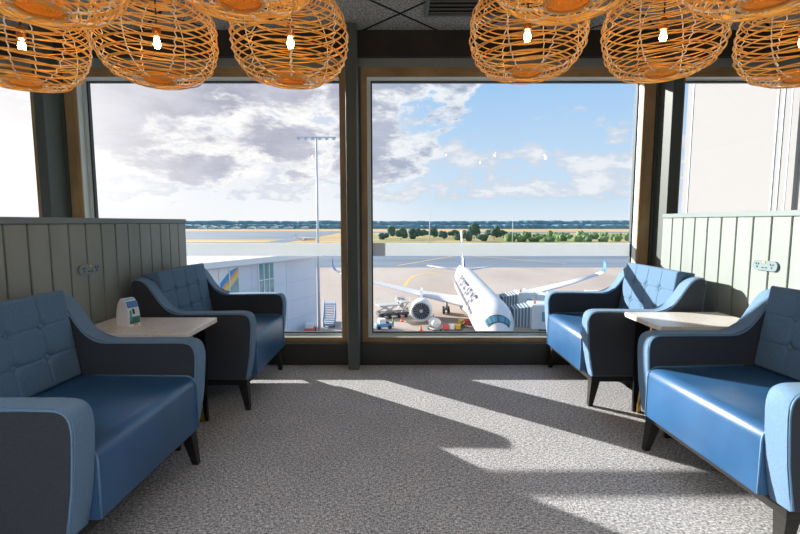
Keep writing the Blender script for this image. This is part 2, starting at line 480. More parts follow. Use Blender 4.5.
chairs = [(-1.06, 1.935, math.radians(-2), 'blue leather armchair in shade beside the table holding the card, farther from the window'),
          (-1.0, 3.53, 0, 'blue leather armchair in shade against the window, behind the table holding the card'),
          (1.295, 3.60, PI, 'sunlit blue leather armchair against the window with a diagonal shadow across its buttoned back'),
          (1.38, 2.085, PI + math.radians(3.5), 'sunlit blue leather armchair beside the bare stone table, farther from the window')]
for i, (x, y, r, lab) in enumerate(chairs):
    o = c0 if i == 0 else copy_tree(c0)
    o.location = (x, y, 0); o.rotation_euler = (0, 0, r)
    tag(o, lab, 'armchair', 'four lounge armchairs')

# ------------------------------------------------------------------ side tables
def side_table(x, y, z, w, d, sgn, label):
    """front edge faces the aisle: +sgn in x"""
    t = empty('side_table', (x, y, 0), label=label, cat='table', group='stone topped side tables')
    mk('table_top', bx(-w / 2, w / 2, -d / 2, d / 2, z - .032, z, bev=.004), M['stone'], t)
    mk('under_frame', bx(-w / 2 + .06, w / 2 - .06, -d / 2 + .05, d / 2 - .05, z - .052, z - .033), M['black_metal'], t)
    for sx in (-1, 1):
        for sy in (-1, 1):
            X, Y = sx * (w / 2 - .10), sy * (d / 2 - .025)
            bm = bmesh.new(); box(bm, X - .028, X + .028, Y - .010, Y + .010, 0, z - .033)
            lg = mk('leg', bm, M['black_metal'], t)
            bm = bmesh.new()
            t2 = bmesh.new(); L = .24
            loft(t2, [[(X - .010, Y - sy * .012, .0), (X + .010, Y - sy * .012, .0), (X + .010, Y - sy * .030, .0), (X - .010, Y - sy * .030, .0)],
                      [(X - .010, Y - sy * .145, z - .052), (X + .010, Y - sy * .145, z - .052), (X + .010, Y - sy * .163, z - .052), (X - .010, Y - sy * .163, z - .052)]])
            add(bm, t2)
            tag(mk('leg_brace', bm, M['brass'], t), label='brass slanted brace')
    return t
side_table(1.85, 2.87, .69, .64, .44, -1, 'small bare stone-topped side table between the two sunlit armchairs')
side_table(-1.515, 2.715, .685, .66, .44, 1, 'small stone-topped side table with a card on it between the two shaded armchairs')

# ------------------------------------------------------------------ tent card
tc = empty('tent_card', (-1.62, 2.70, .686), math.radians(70), label='white folded tent card with blue and teal printed face on the stone table', cat='card')
CS = 1.35
prof = [(x * 1.0, z * CS) for x, z in [(-.05, 0), (-.052, .03), (-.048, .065), (-.034, .10), (-.012, .122), (.012, .122), (.034, .10), (.048, .065), (.052, .03), (.05, 0)]]
bm = bmesh.new(); prism(bm, prof, -.038, .038, bev=.002)
bmesh.ops.rotate(bm, matrix=Matrix.Rotation(PI / 2, 3, 'Z'), verts=bm.verts)
mk('card_body', bm, M['paper'], tc)
def curved_patch(name, y0, y1, s0, s1, m, off=.0008):
    # patch on the -y flank of the card, following its curve
    P = [(x * 1.0, z * CS) for x, z in [(-.05, 0), (-.052, .03), (-.048, .065), (-.034, .10), (-.012, .122)]]; y0 *= .88; y1 *= .88
    def at(s):
        k = min(int(s * 4), 3); f = s * 4 - k; a, b = P[k], P[k + 1]
        return (a[0] + (b[0] - a[0]) * f - off, a[1] + (b[1] - a[1]) * f)
    bm = bmesh.new(); prev = None
    for i in range(7):
        yy, z = at(s0 + (s1 - s0) * i / 6); cur = (bm.verts.new((y0, yy, z)), bm.verts.new((y1, yy, z)))
        if prev: bm.faces.new((prev[0], prev[1], cur[1], cur[0]))
        prev = cur
    mk(name, bm, m, tc)
pm = lambda n, c: mat(n, c, .4)
curved_patch('print_sky', -.040, .040, .62, .86, pm('print_blue', (.05, .2, .55)))
curved_patch('print_ground', -.038, .040, .10, .34, pm('print_green', (.02, .14, .13)))
curved_patch('print_pale', -.038, .040, .34, .62, pm('print_pale', (.55, .68, .72)))
curved_patch('print_leaf', -.034, -.018, .22, .55, pm('print_teal', (.0, .35, .30)), .0013)
curved_patch('print_bird', -.012, .006, .42, .58, pm('print_black', (.03, .02, .03)), .0013)
curved_patch('print_strip', -.010, .026, .03, .09, pm('print_orange', (.8, .3, .1)), .0013)
curved_patch('print_top', -.040, .040, .90, .99, pm('print_cyan', (.2, .55, .75)))

# ------------------------------------------------------------------ rattan pendants
def lamp_profile():
    # closed woven shell: from bottom ring out over the belly to the top ring
    Q = []
    for i in range(401):
        a = -PI / 2 + PI * i / 400; ca, sa = math.cos(a), math.sin(a)
        Q.append((.072 + (.272 - .072) * (max(ca, 0) ** .72), .195 * math.copysign(abs(sa) ** .95, sa)))
    acc = [0]
    for p, q in zip(Q, Q[1:]): acc.append(acc[-1] + math.hypot(q[0] - p[0], q[1] - p[1]))
    n = 33; P = []; k = 0
    for i in range(n + 1):            # rings evenly spaced along the shell
        t = acc[-1] * i / n
        while k < 400 and acc[k] < t: k += 1
        P.append(Q[k])
    return P
def make_lamp():
    e = empty('rattan_pendant')
    P = lamp_profile()
    bm = bmesh.new()
    for i, (r, z) in enumerate(P):
        ph = random.random() * 6.28; a1 = .0035; tx, ty = random.uniform(.02, .055) * (1 if i % 2 else -1), random.uniform(-.04, .04)
        n = 44
        pts = [((r + a1 * math.sin(2 * t + ph)) * math.cos(t), (r + a1 * math.sin(2 * t + ph)) * math.sin(t), z + r * (tx * math.cos(t) + ty * math.sin(t))) for t in [2 * PI * k / n for k in range(n)]]
        tube(bm, pts, .0031, 5, closed=True)
    # inward bottom and top flat coils
    for zz in (-.195, .195):
        for r in (.078,):
            tube(bm, [(r * math.cos(t), r * math.sin(t), zz * .985) for t in [2 * PI * k / 30 for k in range(30)]], .0042, 5, closed=True)
    mk('woven_shade', bm, M['rattan'], e, smooth=True)
    bm = bmesh.new()
    for k in range(8):
        a = 2 * PI * (k + .3) / 8
        pts = []
        for i, (r, z) in enumerate(P):
            w = .0035 * (1 if i % 2 else -1); rr = r + (.005 if i % 2 else -.004)
            pts.append((rr * math.cos(a) - w * math.sin(a), rr * math.sin(a) + w * math.cos(a), z))
        tube(bm, pts, .0030, 4)
    mk('twine_binding', bm, M['twine'], e, smooth=True)
    bm = bmesh.new()
    for r, z in ((.070, -.190), (.062, -.182), (.070, -.176), (.052, -.186), (.042, -.186), (.032, -.186), (.022, -.186), (.012, -.186)):
        tube(bm, [(r * math.cos(t), r * math.sin(t), z) for t in [2 * PI * k / 28 for k in range(28)]], .0052, 5, closed=True)
    mk('bottom_coil', bm, M['rattan_hub'], e, smooth=True)
    mk('bulb', lathe(bmesh.new(), [(.005, -.046), (.012, -.042), (.016, -.029), (.0145, -.013), (.010, 0), (.009, .008)], 14), M['bulb'], e, smooth=True)
    mk('lamp_holder', lathe(bmesh.new(), [(.016, .009), (.019, .012), (.019, .055), (.012, .065), (.006, .07)], 14), M['socket'], e, smooth=True)
    return e
l0 = make_lamp(); index_tree(l0)
lamps = [(-.525, 2.30, 2.175, 'rattan pendant lamp beside the centre post, in the row nearer the window'),
         (-1.165, 2.30, 2.175, 'rattan pendant lamp in window row, middle one over the shaded armchairs'),
         (-1.775, 2.25, 2.145, 'rattan pendant lamp in the row nearer the window, above the shaded screen'),
         (.61, 2.30, 2.205, 'rattan pendant lamp above the airliner, in the row nearer the window'),
         (1.26, 2.30, 2.205, 'rattan pendant lamp in window row, just before the post by the sunlit screen'),
         (1.93, 2.30, 2.18, 'rattan pendant lamp in the row nearer the window, above the sunlit screen'),
         (-1.17, 1.57, 2.18, 'rattan pendant lamp cut off by photo top, above the shaded armchairs'),
         (-.52, 1.57, 2.205, 'rattan pendant lamp cut off by photo top, near the centre post'),
         (.545, 1.57, 2.20, 'rattan pendant lamp cut off by photo top, before the airliner window'),
         (1.19, 1.57, 2.205, 'rattan pendant lamp cut off by photo top, above the sunlit armchairs')]
for i, (x, y, z, lab) in enumerate(lamps):
    o = l0 if i == 0 else copy_tree(l0)
    o.location = (x, y, z); o.rotation_euler = (0, 0, i * 1.3)
    tag(o, lab, 'pendant lamp', 'woven rattan pendants')
    mk('cord', tube(bmesh.new(), [(0, 0, .07), (0, 0, HC - z - .012)], .0035, 6), M['cord'], o)
    mk('ceiling_rose', lathe(bmesh.new(), [(.04, HC - z - .02), (.045, HC - z - .001)], 16), M['cord'], o)

# ================================================================== outside
ZA = -18.1; EY = 1.3
AP = {}
M['apron'] = noisy('apron_concrete', (.385, .325, .29), (.46, .40, .36), (.05, .02, .05), .9, .1, detail=5)
M['asphalt'] = noisy('taxiway_asphalt', (.14, .18, .235), (.20, .245, .30), (.01, .05, .01), .9, .1, detail=4)
M['drygrass'] = noisy('dry_grass', (.40, .29, .15), (.56, .42, .24), (.004, .02, .01), .95, .05, detail=5)
M['scrub'] = noisy('scrub_grass', (.22, .25, .12), (.45, .36, .18), (.01, .03, .01), .95, .05, detail=5)
M['line'] = mat('yellow_line', (.70, .45, .10), .8)
M['line_w'] = mat('white_line', (.7, .7, .7), .8)
struct(mk('ground', bx(-6000, 6000, 60, 9000, ZA - 2, ZA - .3), M['drygrass']))
struct(mk('apron', bx(-260, 400, 5, 196, ZA - 2, ZA), M['apron']))
bm = bx(-700, 700, 196, 310, ZA - 2, ZA - .02)
struct(mk('taxiway', bm, M['asphalt']))
struct(mk('scrub_field', bx(-60, 900, 440, 760, ZA - 1, ZA - .25), M['scrub']))
struct(mk('runway', bx(-2500, -110, 430, 1000, ZA - 1, ZA - .2), M['asphalt']))
struct(mk('far_runway', bx(-60, 2500, 830, 930, ZA - 1, ZA - .2), M['asphalt']))
struct(mk('grass_island', bx(-330, -130, 445, 520, ZA - .25, ZA - .1), M['drygrass']))
def line(pts, w, m=M['line'], name='taxi_line'):
    bm = bmesh.new(); V = []
    for i, p in enumerate(pts):
        a = Vector(pts[max(0, i - 1)]); b = Vector(pts[min(len(pts) - 1, i + 1)]); t = (b - a).normalized(); n = Vector((-t.y, t.x)) * w / 2
        V.append((bm.verts.new((p[0] + n.x, p[1] + n.y, ZA + .03)), bm.verts.new((p[0] - n.x, p[1] - n.y, ZA + .03))))
    for a, b in zip(V, V[1:]): bm.faces.new((a[0], b[0], b[1], a[1]))
    struct(mk(name, bm, m))
# yellow lead-in line curving behind the wing, and taxiway centre lines
line(bez((1.5, 138), (3, 165), (8, 178), (22, 180), 20), .9, name='lead_in_line')
line([(-1, 205), (30, 262)], 1.0); line([(42, 262), (78, 215)], 1.0)

# ---------------- airliner
M['ac_white'] = mat('aircraft_white', (.66, .66, .67), .3)
M['ac_grey'] = mat('aircraft_grey', (.55, .57, .6), .4)
M['ac_blue'] = mat('livery_blue', (.02, .05, .22), .35)
M['ac_gold'] = mat('livery_gold', (.72, .42, .06), .4)
M['ac_dark'] = mat('cockpit_glass', (.07, .24, .34), .1)
M['mask'] = mat('cockpit_mask', (.03, .035, .04), .3)
M['tyre'] = mat('tyre', (.02, .02, .02), .8)
M['fan'] = mat('fan_blades', (.05, .06, .075), .45, .3)
M['teal'] = mat('winglet_blue', (.05, .2, .55), .35)
FZ = 5.25
PL = 4.5
def fr(x):      # fuselage radius and centre height at x metres behind the nose
    if x > 12: x = max(12, x - PL)
    K = [(0, .12, -1.0), (.3, .62, -.98), (.8, 1.05, -.90), (1.5, 1.5, -.75), (2.5, 1.98, -.52), (3.6, 2.38, -.30), (5, 2.68, -.14), (7, 2.9, -.04), (9.5, 2.98, 0), (43, 2.98, 0), (48, 2.75, .18), (53, 2.25, .55), (58, 1.55, 1.05), (62, .95, 1.45), (65, .45, 1.7), (66.6, .2, 1.78)]
    for (a, r0, z0), (b, r1, z1) in zip(K, K[1:]):
        if x <= b:
            t = (x - a) / (b - a); return r0 + (r1 - r0) * t, z0 + (z1 - z0) * t
    return .2, 1.78
def plane_fuselage(n=36):
    xs = [x + (PL if x > 14 else 0) for x in [0, .15, .3, .55, .8, 1.1, 1.5, 2, 2.5, 3, 3.6, 4.2, 5, 6, 7, 8.2, 9.5, 15, 20, 25, 30, 35, 40, 43, 45.5, 48, 50.5, 53, 55.5, 58, 60, 62, 64, 65.5, 66.6]]
    return loft(bmesh.new(), [[(fr(x)[0] * math.cos(2 * PI * k / n), x, FZ + fr(x)[1] + fr(x)[0] * math.sin(2 * PI * k / n)) for k in range(n)] for x in xs])
def airfoil(c, t, n=8):
    pts = []
    for i in range(n + 1):
        x = (1 - math.cos(PI * i / n)) / 2; pts.append((x * c, t * c * 2.6 * (.2969 * math.sqrt(x) - .126 * x - .3516 * x * x + .2843 * x**3 - .1015 * x**4) * 1.6))
    return pts + [(x, -z * .6) for x, z in pts[-2:0:-1]]
def wing(stations):
    """stations: (y_span, x_le, chord, z, thickness)"""
    rings = []
    for y, x, c, z, t in stations:
        rings.append([(y, x + PL + a, FZ + z + b) for a, b in airfoil(c, t)])
    return loft(bmesh.new(), rings)
def patch(x0, x1, a0, a1, nx=10, na=4, off=.03, slant=0.):
    """patch on the fuselage skin: angle in degrees from +x side counterclockwise; slant shifts the angle along x"""
    bm = bmesh.new(); G = []
    for i in range(nx + 1):
        x = x0 + (x1 - x0) * i / nx; r, z = fr(x); row = []
        for j in range(na + 1):
            a = math.radians(a0 + (a1 - a0) * j / na + slant * i / nx); row.append(bm.verts.new(((r + off) * math.cos(a), x, FZ + z + (r + off) * math.sin(a))))
        G.append(row)
    for i in range(nx):
        for j in range(na): bm.faces.new((G[i][j], G[i + 1][j], G[i + 1][j + 1], G[i][j + 1]))
    return bm

def airliner(loc, rz, full, label, name='airliner'):
    # local frame: nose at the origin, tail towards +y, -x is the starboard side seen at the photo's left
    a = empty(name, loc, rz, label=label, cat='airplane')
    fus = mk('fuselage', plane_fuselage(), M['ac_white'], a, smooth=True)
    mk('tail_fin', fin(full), [M['ac_white'], M['ac_blue'], M['ac_gold']], a)
    for s in (-1, 1):
        st = [(s * 1.5, 21.5, 13.5, -1.75, .13), (s * 3.0, 23.0, 12.0, -1.65, .13), (s * 11.5, 29.0, 7.3, -.65, .11), (s * 22, 36.4, 4.6, .9, .10), (s * 29.5, 41.7, 2.9, 2.25, .09)]
        w = mk('wing', wing(st), M['ac_white'], a, smooth=True)
        tip = [(s * 29.5, 41.7, 2.9, 2.25, .09), (s * 31, 42.9, 2.4, 2.7, .08), (s * 31.8, 44.0, 1.9, 3.5, .08), (s * 32.1, 45.2, 1.4, 4.6, .08), (s * 32.2, 46.3, .8, 5.4, .08)]
        bm = wing(tip)
        for f in bm.faces:
            f.material_index = 1 if f.calc_center_median().z > FZ + 3.1 else 0
        mk('winglet', bm, [M['ac_white'], M['teal']], w, smooth=True)
        st = [(s * .6, 55.5, 6.2, 1.35, .1), (s * 9.3, 61.5, 2.3, 2.3, .09)]
        mk('tailplane', wing(st), M['ac_white'], a, smooth=True)
        # engine
        ex, ey, ez = s * 10.5, 20.0 + PL, 2.95
        e = mk('engine', lathe(bmesh.new(), [(.3, .9), (1.52, .89), (1.55, .35), (1.62, .08), (1.75, 0), (1.88, .12), (2.0, .6), (2.08, 1.6), (2.05, 3.0), (1.85, 4.6), (1.55, 5.8), (1.25, 5.85), (1.2, 5.2), (.9, 6.6), (.3, 7.6)], 32, 'Y', (ex, ey, ez)), M['ac_white'], a, smooth=True)
        mk('intake_lip', lathe(bmesh.new(), [(1.54, .42), (1.60, .06), (1.75, -.03), (1.88, .08), (1.93, .25)], 32, 'Y', (ex, ey, ez), False), M['alu'], e, smooth=True)
        bm = bmesh.new()
        for k in range(20):
            t = 2 * PI * k / 20; c1, s1 = math.cos(t), math.sin(t); c2, s2 = math.cos(t + .22), math.sin(t + .22)
            vs = [bm.verts.new((ex + r * c, ey + yy, ez + r * q)) for r, c, q, yy in ((.35, c1, s1, .62), (1.5, c1, s1, .52), (1.5, c2, s2, .70), (.35, c2, s2, .75))]
            bm.faces.new(vs)
        mk('fan_disc', bm, M['fan'], e)
        mk('spinner', lathe(bmesh.new(), [(.04, .1), (.2, .3), (.38, .62), (.42, .8)], 16, 'Y', (ex, ey, ez)), M['ac_grey'], e, smooth=True)
        bm = bmesh.new(); prism(bm, [(0, 0), (5.6, 0), (9.5, 1.35), (9.5, 1.75), (5.2, 1.75), (2.2, .85)], -.22, .22)
        bmesh.ops.rotate(bm, matrix=Matrix.Rotation(PI / 2, 3, 'Z'), verts=bm.verts); bmesh.ops.translate(bm, vec=(ex, ey + 1.6, ez + 1.15), verts=bm.verts)
        mk('pylon', bm, M['ac_white'], e)
        # main gear
        g = mk('main_gear', tube(bmesh.new(), [(s * 5.3, 33.6 + PL, .7), (s * 5.0, 33.4 + PL, 3.6)], .28, 8), M['ac_grey'], a, smooth=True)
        for dy in (-.85, .85):
            for dx in (-.5, .5):
                mk('wheel', lathe(bmesh.new(), [(.3, -.24), (.62, -.24), (.70, -.12), (.70, .12), (.62, .24), (.3, .24)], 16, 'X', (s * 5.3 + dx, 33.6 + PL + dy, .71)), M['tyre'], g)
    # belly fairing
    bm = bmesh.new(); n = 20
    loft(bm, [[(w * math.cos(2 * PI * k / n), x + PL, FZ - 2.2 + h * math.sin(2 * PI * k / n)) for k in range(n)] for x, w, h in ((18, .6, .3), (21, 2.4, 1.0), (25, 3.1, 1.3), (35, 3.1, 1.3), (39, 2.2, 1.0), (42, .6, .3))])
    mk('belly_fairing', bm, M['ac_white'], a, smooth=True)
    g = mk('nose_gear', tube(bmesh.new(), [(0, 4.6, .5), (0, 4.9, 2.6)], .14, 8), M['ac_grey'], a)
    for dx in (-.32, .32): mk('wheel', lathe(bmesh.new(), [(.2, -.16), (.48, -.16), (.52, 0), (.48, .16), (.2, .16)], 14, 'X', (dx, 4.6, .53)), M['tyre'], g)
    if not full: return a
    # cockpit mask and panes
    mk('cockpit_mask', patch(1.62, 2.85, 31, 149, 8, 28, .025), M['mask'], fus, smooth=True)
    for (a0, a1, x0, x1) in ((92, 117, 1.72, 2.65), (63, 88, 1.72, 2.65), (120, 134, 1.8, 2.75), (46, 60, 1.8, 2.75), (137, 146, 2.0, 2.75), (34, 43, 2.0, 2.75)):
        mk('cockpit_window', patch(x0, x1, a0, a1, 5, 6, .05), M['ac_dark'], fus, smooth=True)
    # stripes along the window line, both sides
    for s0, s1 in ((161, 173), (7, 19)):
        mk('blue_stripe', patch(8.5, 56, s0, s1, 40, 3, .02), M['ac_blue'], fus, smooth=True)
    for s0, s1 in ((174, 182), (358, 366)):
        mk('gold_stripe', patch(8.0, 56, s0, s1, 40, 2, .02), M['ac_gold'], fus, smooth=True)
    for x in (6.6, 14.5):
        mk('cabin_door', patch(x, x + 1.1, 163, 200, 2, 8, .03), M['ac_grey'], fus, smooth=True)
    # titles on the starboard side
    cu = bpy.data.curves.new('titles', 'FONT'); cu.body = 'SINGAPORE AIRLINES'; cu.size = 3.3; cu.resolution_u = 2; cu.offset = .085; cu.space_character = 1.08
    to = bpy.data.objects.new('titles', cu); COL.objects.link(to); bpy.context.view_layer.update()
    me = bpy.data.meshes.new_from_object(to.evaluated_get(bpy.context.evaluated_depsgraph_get())); bpy.data.objects.remove(to)
    xs = [v.co.x for v in me.vertices]; wd = max(xs) - min(xs); X1 = 11.5; X0 = 42
    bm = bmesh.new(); bm.from_mesh(me)
    bmesh.ops.subdivide_edges(bm, edges=[e for e in bm.edges if e.calc_length() > .5], cuts=3)
    for _ in range(4):
        bmesh.ops.triangulate(bm, faces=bm.faces[:])
        le = [e for e in bm.edges if e.calc_length() > .4]
        if le: bmesh.ops.subdivide_edges(bm, edges=le, cuts=1)
    for v in bm.verts:
        x = X0 + (X1 - X0) * (v.co.x - min(xs)) / wd; ang = math.radians(167 - v.co.y * 19.5); r, z = fr(x)
        v.co = Vector(((r + .11) * math.cos(ang), x, FZ + z + (r + .11) * math.sin(ang)))
    mk('titles', bm, mat('title_blue', (.012, .018, .07), .5), fus)
    return a
def fin(full=True):
    bm = bmesh.new()
    st = [(53.5, 9.5, 1.6, .62), (57.6, 6.4, 6.5, .45), (61.4, 3.6, 11.7, .25)]
    rings = []
    for i in range(9):
        t = i / 8 * 2; k = min(int(t), 1); f = t - k
        x, c, z, th = [a + (b - a) * f for a, b in zip(st[k], st[k + 1])]
        rings.append([(0 + b * th * 5, x + PL + a, FZ + z) for a, b in airfoil(c, .06)])
    loft(bm, rings)
    for f in bm.faces:
        z = f.calc_center_median().z - FZ
        f.material_index = 1 if z < 8.5 and full else 0
    return bm
RZ = math.radians(3.1)
airliner((13.05, 58.5, ZA), -RZ, True, 'white airliner with blue and gold stripe parked nose-in at the window')
airliner((-88, 480, ZA), math.radians(60), False, 'small distant white airliner on the taxiway behind the light mast').scale = (.42, .42, .42)

# ---------------- jet bridges
M['jb'] = noisy('jet_bridge_panel', (.48, .54, .58), (.56, .61, .65), (.3, .3, .3), .5)
M['jb_dark'] = mat('jet_bridge_canopy', (.13, .18, .23), .8)
M['jb_blue'] = mat('blue_window', (.08, .22, .36), .2)
M['beacon'] = mat('orange_beacon', (.9, .2, .05), .4)
def jet_bridge(x, y, z0, L, label, rz):
    j = empty('jet_bridge', (x, y, ZA), rz, label=label, cat='jet bridge', group='jet bridges at the airliner')
    bm = bx(2.6, 5.4, -2.0, 2.0, z0 - .3, z0 + 3.3, bev=.15)
    cab = mk('cab', bm, M['jb'], j)
    bm = bmesh.new(); rings = []
    for i in range(7):
        t = i / 6; rings.append([(2.6 - 2.5 * t, yy, zz) for yy, zz in ((-1.7, z0 - .1), (1.7, z0 - .1), (1.7, z0 + 3.0 - .5 * t), (-1.7, z0 + 3.0 - .5 * t))])
    loft(bm, rings); mk('canopy', bm, M['jb_dark'], cab)
    bm = bmesh.new()
    for i in range(6):
        t = i / 5; X = 2.5 - 2.3 * t; tube(bm, [(X, -1.78, z0), (X, -1.78, z0 + 3.05 - .5 * t), (X, 1.78, z0 + 3.05 - .5 * t), (X, 1.78, z0)], .06, 5)
    mk('canopy_rib', bm, M['ac_grey'], cab)
    for X in (4.1,): mk('cab_window', bx(X, X + .7, -2.06, -1.98, z0 + .9, z0 + 2.3), M['jb_blue'], cab)
    mk('beacon', lathe(bmesh.new(), [(.16, z0 + 3.3), (.16, z0 + 3.7), (.05, z0 + 3.8)], 10, 'Z', (3.2, -1, 0)), M['beacon'], cab)
    tn = mk('tunnel', bx(5.4, L * .5, -1.6, 1.6, z0, z0 + 2.9, bev=.08), M['jb'], j)
    bm = bmesh.new()
    for k in range(12): box(bm, 6 + k * 1.2, 6.12 + k * 1.2, -1.68, 1.68, z0 - .05, z0 + 2.98)
    mk('tunnel_rib', bm, M['white'], tn)
    bm = bmesh.new()
    for zz in (.5, 1.4, 2.3): box(bm, 5.5, L * .5, -1.64, -1.60, z0 + zz, z0 + zz + .06)
    mk('side_rail', bm, M['ac_grey'], tn)
    mk('outer_tunnel', bx(L * .5, L, -1.9, 1.9, z0 + .1, z0 + 3.3, bev=.08), M['jb'], j)
    for X in (7.5,):
        sp = mk('drive_column', bx(X - .5, X + .5, -1.2, 1.2, 1.0, z0 - .01), M['jb'], j)
        for yy in (-1.3, 1.3): mk('wheel', lathe(bmesh.new(), [(.3, -.25), (.6, -.25), (.6, .25), (.3, .25)], 14, 'Y', (X, yy, .6)), M['tyre'], sp)
    mk('support_leg', bx(L - 2, L - 1.2, -.5, .5, 0, z0), M['ac_grey'], j)
jet_bridge(16.75, 68.2, 4.1, 30, 'pale grey jet bridge docked just behind the airliner cockpit', math.radians(-6))
jet_bridge(17.6, 79.5, 4.1, 30, 'pale grey jet bridge docked behind the first one', math.radians(-2))

# ---------------- terminal wing beyond the pane at the shaded side
M['clad'] = noisy('grey_cladding', (.66, .70, .77), (.70, .74, .80), (.4, .4, .03), .5, .3)
M['roofp'] = mat('pale_roof', (.68, .72, .77), .5)
M['tglass'] = noisy('teal_glazing', (.05, .22, .27), (.12, .33, .38), (.25, .25, .25), .12, .6)
A = Vector((-34, 46.0)); B = Vector((-15.4, 84.0)); dv = (B - A); LW = dv.length; ang = math.atan2(dv.y, dv.x)
tw = empty('terminal_wing', (A.x, A.y, ZA), ang, label='grey-clad terminal wing with teal glazing below the window', cat='building')
HT = 13.4
mk('building_shell', bx(0, LW, 0, 24, 0, HT), M['clad'], tw)
bm = bmesh.new()
for k in range(3): box(bm, 0, LW, -.05, .02, HT - 4.2 - k * 3.2, HT - 4.12 - k * 3.2)
for k in range(6): box(bm, 2 + k * 8, 2.05 + k * 8, -.03, .02, 0, HT - .6)
mk('panel_joint', bm, mat('panel_joint', (.54, .59, .66), .6), tw)
mk('roof', bx(-.5, LW + .5, -.9, 24, HT, HT + .55), M['roofp'], tw)
mk('roof_edge', bx(-.5, LW + .5, -1.0, -.9, HT - .25, HT + .6), M['white'], tw)
mk('roof_plant', bx(8, 13, 5, 8, HT + .55, HT + 1.3), mat('roof_plant', (.25, .42, .52), .5), tw)
def glz(x0, x1, n, z0, z1, nm='window'):
    w = (x1 - x0) / n
    for k in range(n):
        g = mk(nm, bx(x0 + k * w + .1, x0 + (k + 1) * w - .1, -.12, .0, z0, z1), M['tglass'], tw)
        mk('window_frame', bx(x0 + k * w - .07, x0 + k * w + .07, -.2, .0, z0, z1), M['white'], g)
        if nm == 'tail_window':  # aircraft tails mirrored in this glass, painted as flat coloured bands
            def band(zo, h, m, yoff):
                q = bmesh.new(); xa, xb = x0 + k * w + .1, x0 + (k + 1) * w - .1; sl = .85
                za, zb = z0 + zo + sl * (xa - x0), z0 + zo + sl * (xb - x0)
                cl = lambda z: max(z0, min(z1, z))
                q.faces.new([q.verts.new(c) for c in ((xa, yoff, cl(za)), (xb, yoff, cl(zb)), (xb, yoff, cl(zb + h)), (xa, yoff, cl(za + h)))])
                mk('painted_tail_reflection', q, m, g)
            band(3.0, 9, M['white'], -.125); band(2.0, 1.0, pm('reflected_blue', (.0, .28, .62)), -.13); band(1.5, .5, pm('reflected_orange', (.85, .32, .08)), -.13); band(.6, .9, pm('reflected_yellow', (.75, .55, .18)), -.13)
        else:
            mk('transom', bx(x0 + k * w, x0 + (k + 1) * w, -.16, -.02, z1 - 2.6, z1 - 2.48), M['white'], g)
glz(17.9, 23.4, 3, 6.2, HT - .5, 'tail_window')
glz(27.4, 30.9, 3, 5.0, HT - .5)

# white clad wing close by at the sunlit side
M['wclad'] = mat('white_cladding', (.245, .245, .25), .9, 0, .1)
ww = empty('white_tower', (6.1, 7.0, ZA), label='tall white clad building face outside the pane above the sunlit screen', cat='building')
mk('building_shell', bx(0, 8, -2.4, 3.05, 0, 32), M['wclad'], ww)
bm = bmesh.new()
for y in (2.83, .62, .50): box(bm, -.012, .01, y, y + .035, 0, 32)
for k in range(5): box(bm, -.012, .01, .35 - k * .32, .37 - k * .32, 0, 32)
mk('panel_joint', bm, mat('joint_blue', (.30, .36, .42), .6), ww)
bm = bmesh.new()
for k in range(5): box(bm, -.06, .0, .28 - k * .32, .16 - k * .32, 0, 32)
mk('fluted_rib', bm, M['wclad'], ww)

# ---------------- light mast
M['mast'] = mat("mast_grey", (.60, .65, .70), .5)
def mast(x, y, h, label, arm=True, r=.25):
    m = empty('light_mast', (x, y, ZA), label=label, cat='light mast')
    mk('pole', tube(bmesh.new(), [(0, 0, 0), (0, 0, h)], r, 12, radii=[r, r * .62]), M['mast'], m, smooth=True)
    if arm:
        cb = mk('crossarm', bx(-3.4, 3.4, -.15, .15, h, h + .22), M['mast'], m)
        for k in range(6): mk('floodlight', bx(-.26, .26, -.2, .2, -.12, .12, bev=.03), M['mast'], m, loc=(-3.0 + k * 1.2, -.1, h - .18), rot=(.5, 0, 0))
    return m
mast(-14.25, 80, 33.6, 'tall grey apron light mast with a crossarm of floodlights')
mast(27, 420, 30, 'thin far pole rising among the trees beside the airliner tail', False, .45)
mast(105, 430, 24, 'thin far pole beyond the taxiway, right of the airliner tail', False, .4)

# ---------------- apron equipment
M['eq_grey'] = mat('equipment_grey', (.42, .44, .44), .5)
M['eq_dark'] = mat('equipment_dark', (.06, .07, .08), .6)
M['eq_yellow'] = mat('equipment_yellow', (.75, .48, .05), .5)
M['eq_red'] = mat('equipment_red', (.70, .07, .05), .5)
M['eq_blue'] = mat('equipment_blue', (.12, .32, .55), .5)
M['cone'] = mat('cone_orange', (.9, .14, .03), .6)
M['vest'] = mat('hi_vis_vest', (.45, .85, .10), .6)
M['skin'] = mat('skin', (.45, .28, .2), .6); M['cloth'] = mat('dark_trousers', (.03, .04, .07), .8)
def wheel(p, x, y, r=.4, w=.3): mk('wheel', lathe(bmesh.new(), [(r * .5, -w / 2), (r, -w / 2), (r, w / 2), (r * .5, w / 2)], 14, 'X', (x, y, r)), M['tyre'], p)
